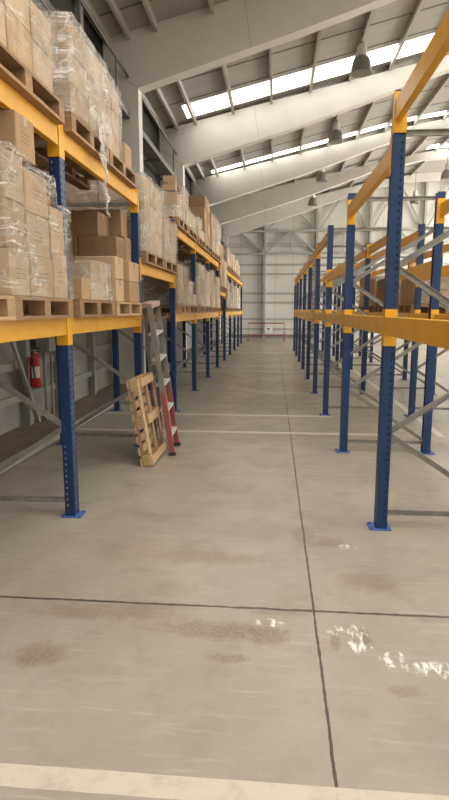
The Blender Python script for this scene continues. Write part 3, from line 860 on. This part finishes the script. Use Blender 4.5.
# ------------------------------------------------------------------ fire extinguisher + cabinet on left wall
fx = empty('fire_extinguisher', (-3.30, 7.46, .63))
tag(fx, 'red fire extinguisher hanging on a grey post of the left wall', 'fire extinguisher')
MB().lathe([(.055, 0), (.075, .012), (.078, .03), (.078, .38), (.07, .42), (.045, .45), (.028, .465), (.028, .48)], 20).build('cylinder', M['red'], fx, smooth=True)
MB().lathe([(.022, .478), (.03, .485), (.03, .515), (.015, .53), (0, .53)], 12).build('valve', M['bolt'], fx)
MB().bar((0, 0, .53), (.10, -.06, .56), .02, .012).bar((0, 0, .505), (.09, -.06, .50), .018, .01).build('handle', M['black'], fx)
MB().tube([(.0, -.03, .50), (.0, -.10, .49), (.02, -.125, .40), (.03, -.12, .25), (.03, -.10, .12)], .011).build('hose', M['black'], fx, smooth=True)
m = MB(); seg = []
for i in range(9):
    a = -1.9+1.5*i/8; seg.append((m.bm.verts.new((.0788*math.cos(a), .0788*math.sin(a), .14)), m.bm.verts.new((.0788*math.cos(a), .0788*math.sin(a), .30))))
for a, b in zip(seg, seg[1:]): m.bm.faces.new((a[0], b[0], b[1], a[1]))
m.build('label_sticker', M['label'], fx)
MB().box(-.108, -.06, -.03, .03, .36, .42).build('wall_bracket', M['wallpost'], fx)
eb = empty('electrical_cabinet', (WX+.13, 7.72, 1.10))
tag(eb, 'small grey electrical cabinet on the left wall beside the fire extinguisher', 'cabinet')
MB().box(0, .18, 0, .60, 0, .62).build('body', M['cab'], eb, bevel=.01)
MB().box(.18, .195, .015, .585, .015, .605).build('door', M['cab'], eb, bevel=.004)
MB().tube([(.06, .15, 0), (.06, .15, -1.05)], .025).build('conduit', M['wallpost'], eb)
MB().tube([(.06, .40, 0), (.06, .40, -1.05)], .02).build('conduit', M['wallpost'], eb)

# ------------------------------------------------------------------ pendant lamps
def lamp(x, y, z, label, src=None):
    if src is None:
        r = empty('pendant_lamp', (x, y, z))
        MB().lathe([(.25, -.30), (.246, -.24), (.235, -.14), (.215, -.05), (.185, .02), (.15, .065), (.115, .085)], 28, caps=False).build('reflector', M['shade'], r, smooth=True)
        MB().lathe([(0, -.288), (.24, -.288), (.24, -.28), (0, -.28)], 28).build('lens', M['bottle_glass'], r, smooth=True)
        MB().lathe([(.118, .03), (.118, .30), (.105, .33), (0, .33)], 20).build('ballast_housing', M['lampbody'], r)
        MB().lathe([(.253, -.31), (.262, -.305), (.262, -.285), (.252, -.28)], 28).build('rim', M['shade'], r)
        hk = zroof(x)-.20-z
        MB().tube([(0, 0, .33), (0, 0, .40)], .02).bar((-.05, 0, .40), (.05, 0, .40), .02, .015).build('hook', M['tray'], r)
        MB().tube([(0, 0, .40), (0, 0, zroof(x)-z+.01)], .012).build('hanging_rod', M['tray'], r)
    else:
        r = link_copy(src); r.location = (x, y, z)
    tag(r, label, 'pendant lamp', 'high bay lamps under the roof'); return r
l0 = lamp(2.05, 15.0, 7.74, 'nearest and largest grey bell lamp, hanging before the first bright skylight strip')
lamp(2.05, 20.7, 7.74, 'second bell lamp from the camera, hanging before the second skylight strip', l0)
lamp(2.05, 26.6, 7.74, 'third bell lamp from the camera in the aisle row', l0)
lamp(2.05, 32.4, 7.74, 'farthest bell lamp of the aisle row, in front of the back wall', l0)
l1 = lamp(7.55, 26.7, 7.74, 'nearer bell lamp of the right row, at the right picture edge')
lamp(7.55, 32.4, 7.74, 'farther bell lamp of the right row, seen beside the first right post', l1)

# ------------------------------------------------------------------ far end: guard rail and sign
gr = empty('guard_rail', (-.42, 31.2, 0))
tag(gr, 'low faded red tubular guard rail before the back wall', 'guard rail')
MB().tube([(-1.0, 0, 0), (-1.0, 0, .98), (1.0, 0, .98), (1.0, 0, 0)], .035).build('hoop', M['reddoor'], gr)
MB().tube([(-1.0, 0, .30), (1.0, 0, .30)], .03).build('middle_rail', M['reddoor'], gr)
for x in (-1.0, 1.0): MB().box(x-.09, x+.09, -.09, .09, 0, .015).build('foot_plate', M['reddoor'], gr)
sg = empty('sign', (-.32, YB-.23, .32))
tag(sg, 'small white sign with black mark on the back wall behind the red rail', 'sign')
MB().box(-.24, .24, 0, .025, 0, .36).build('board', M['white'], sg)
MB().bar((-.10, -.003, .25), (.10, -.003, .25), .006, .05).bar((0, -.003, .26), (0, -.003, .14), .006, .05, (1, 0, 0)).build('symbol', M['black'], sg)

# ------------------------------------------------------------------ light
w = bpy.data.worlds.new('world'); S.world = w; w.use_nodes = True
nt = w.node_tree; bg = nt.nodes['Background']
bg.inputs[0].default_value = (1.0, .955, .875, 1); bg.inputs[1].default_value = .6

# ------------------------------------------------------------------ camera
cd = bpy.data.cameras.new('camera'); cam = bpy.data.objects.new('camera', cd); COL.objects.link(cam)
cd.sensor_fit = 'VERTICAL'; cd.sensor_height = 24; cd.lens = 24*556/800; cd.clip_start = .05; cd.clip_end = 200
cam.location = (0, 0, 1.7); cam.rotation_euler = (math.radians(90-9.1947), 0, math.radians(5.0225))
S.camera = cam
S.view_settings.view_transform = 'Standard'; S.view_settings.look = 'None'; S.view_settings.gamma = 1
S.view_settings.use_curve_mapping = False
S.view_settings.exposure = 0.0
S.cycles.max_bounces = 8; S.cycles.transparent_max_bounces = 16
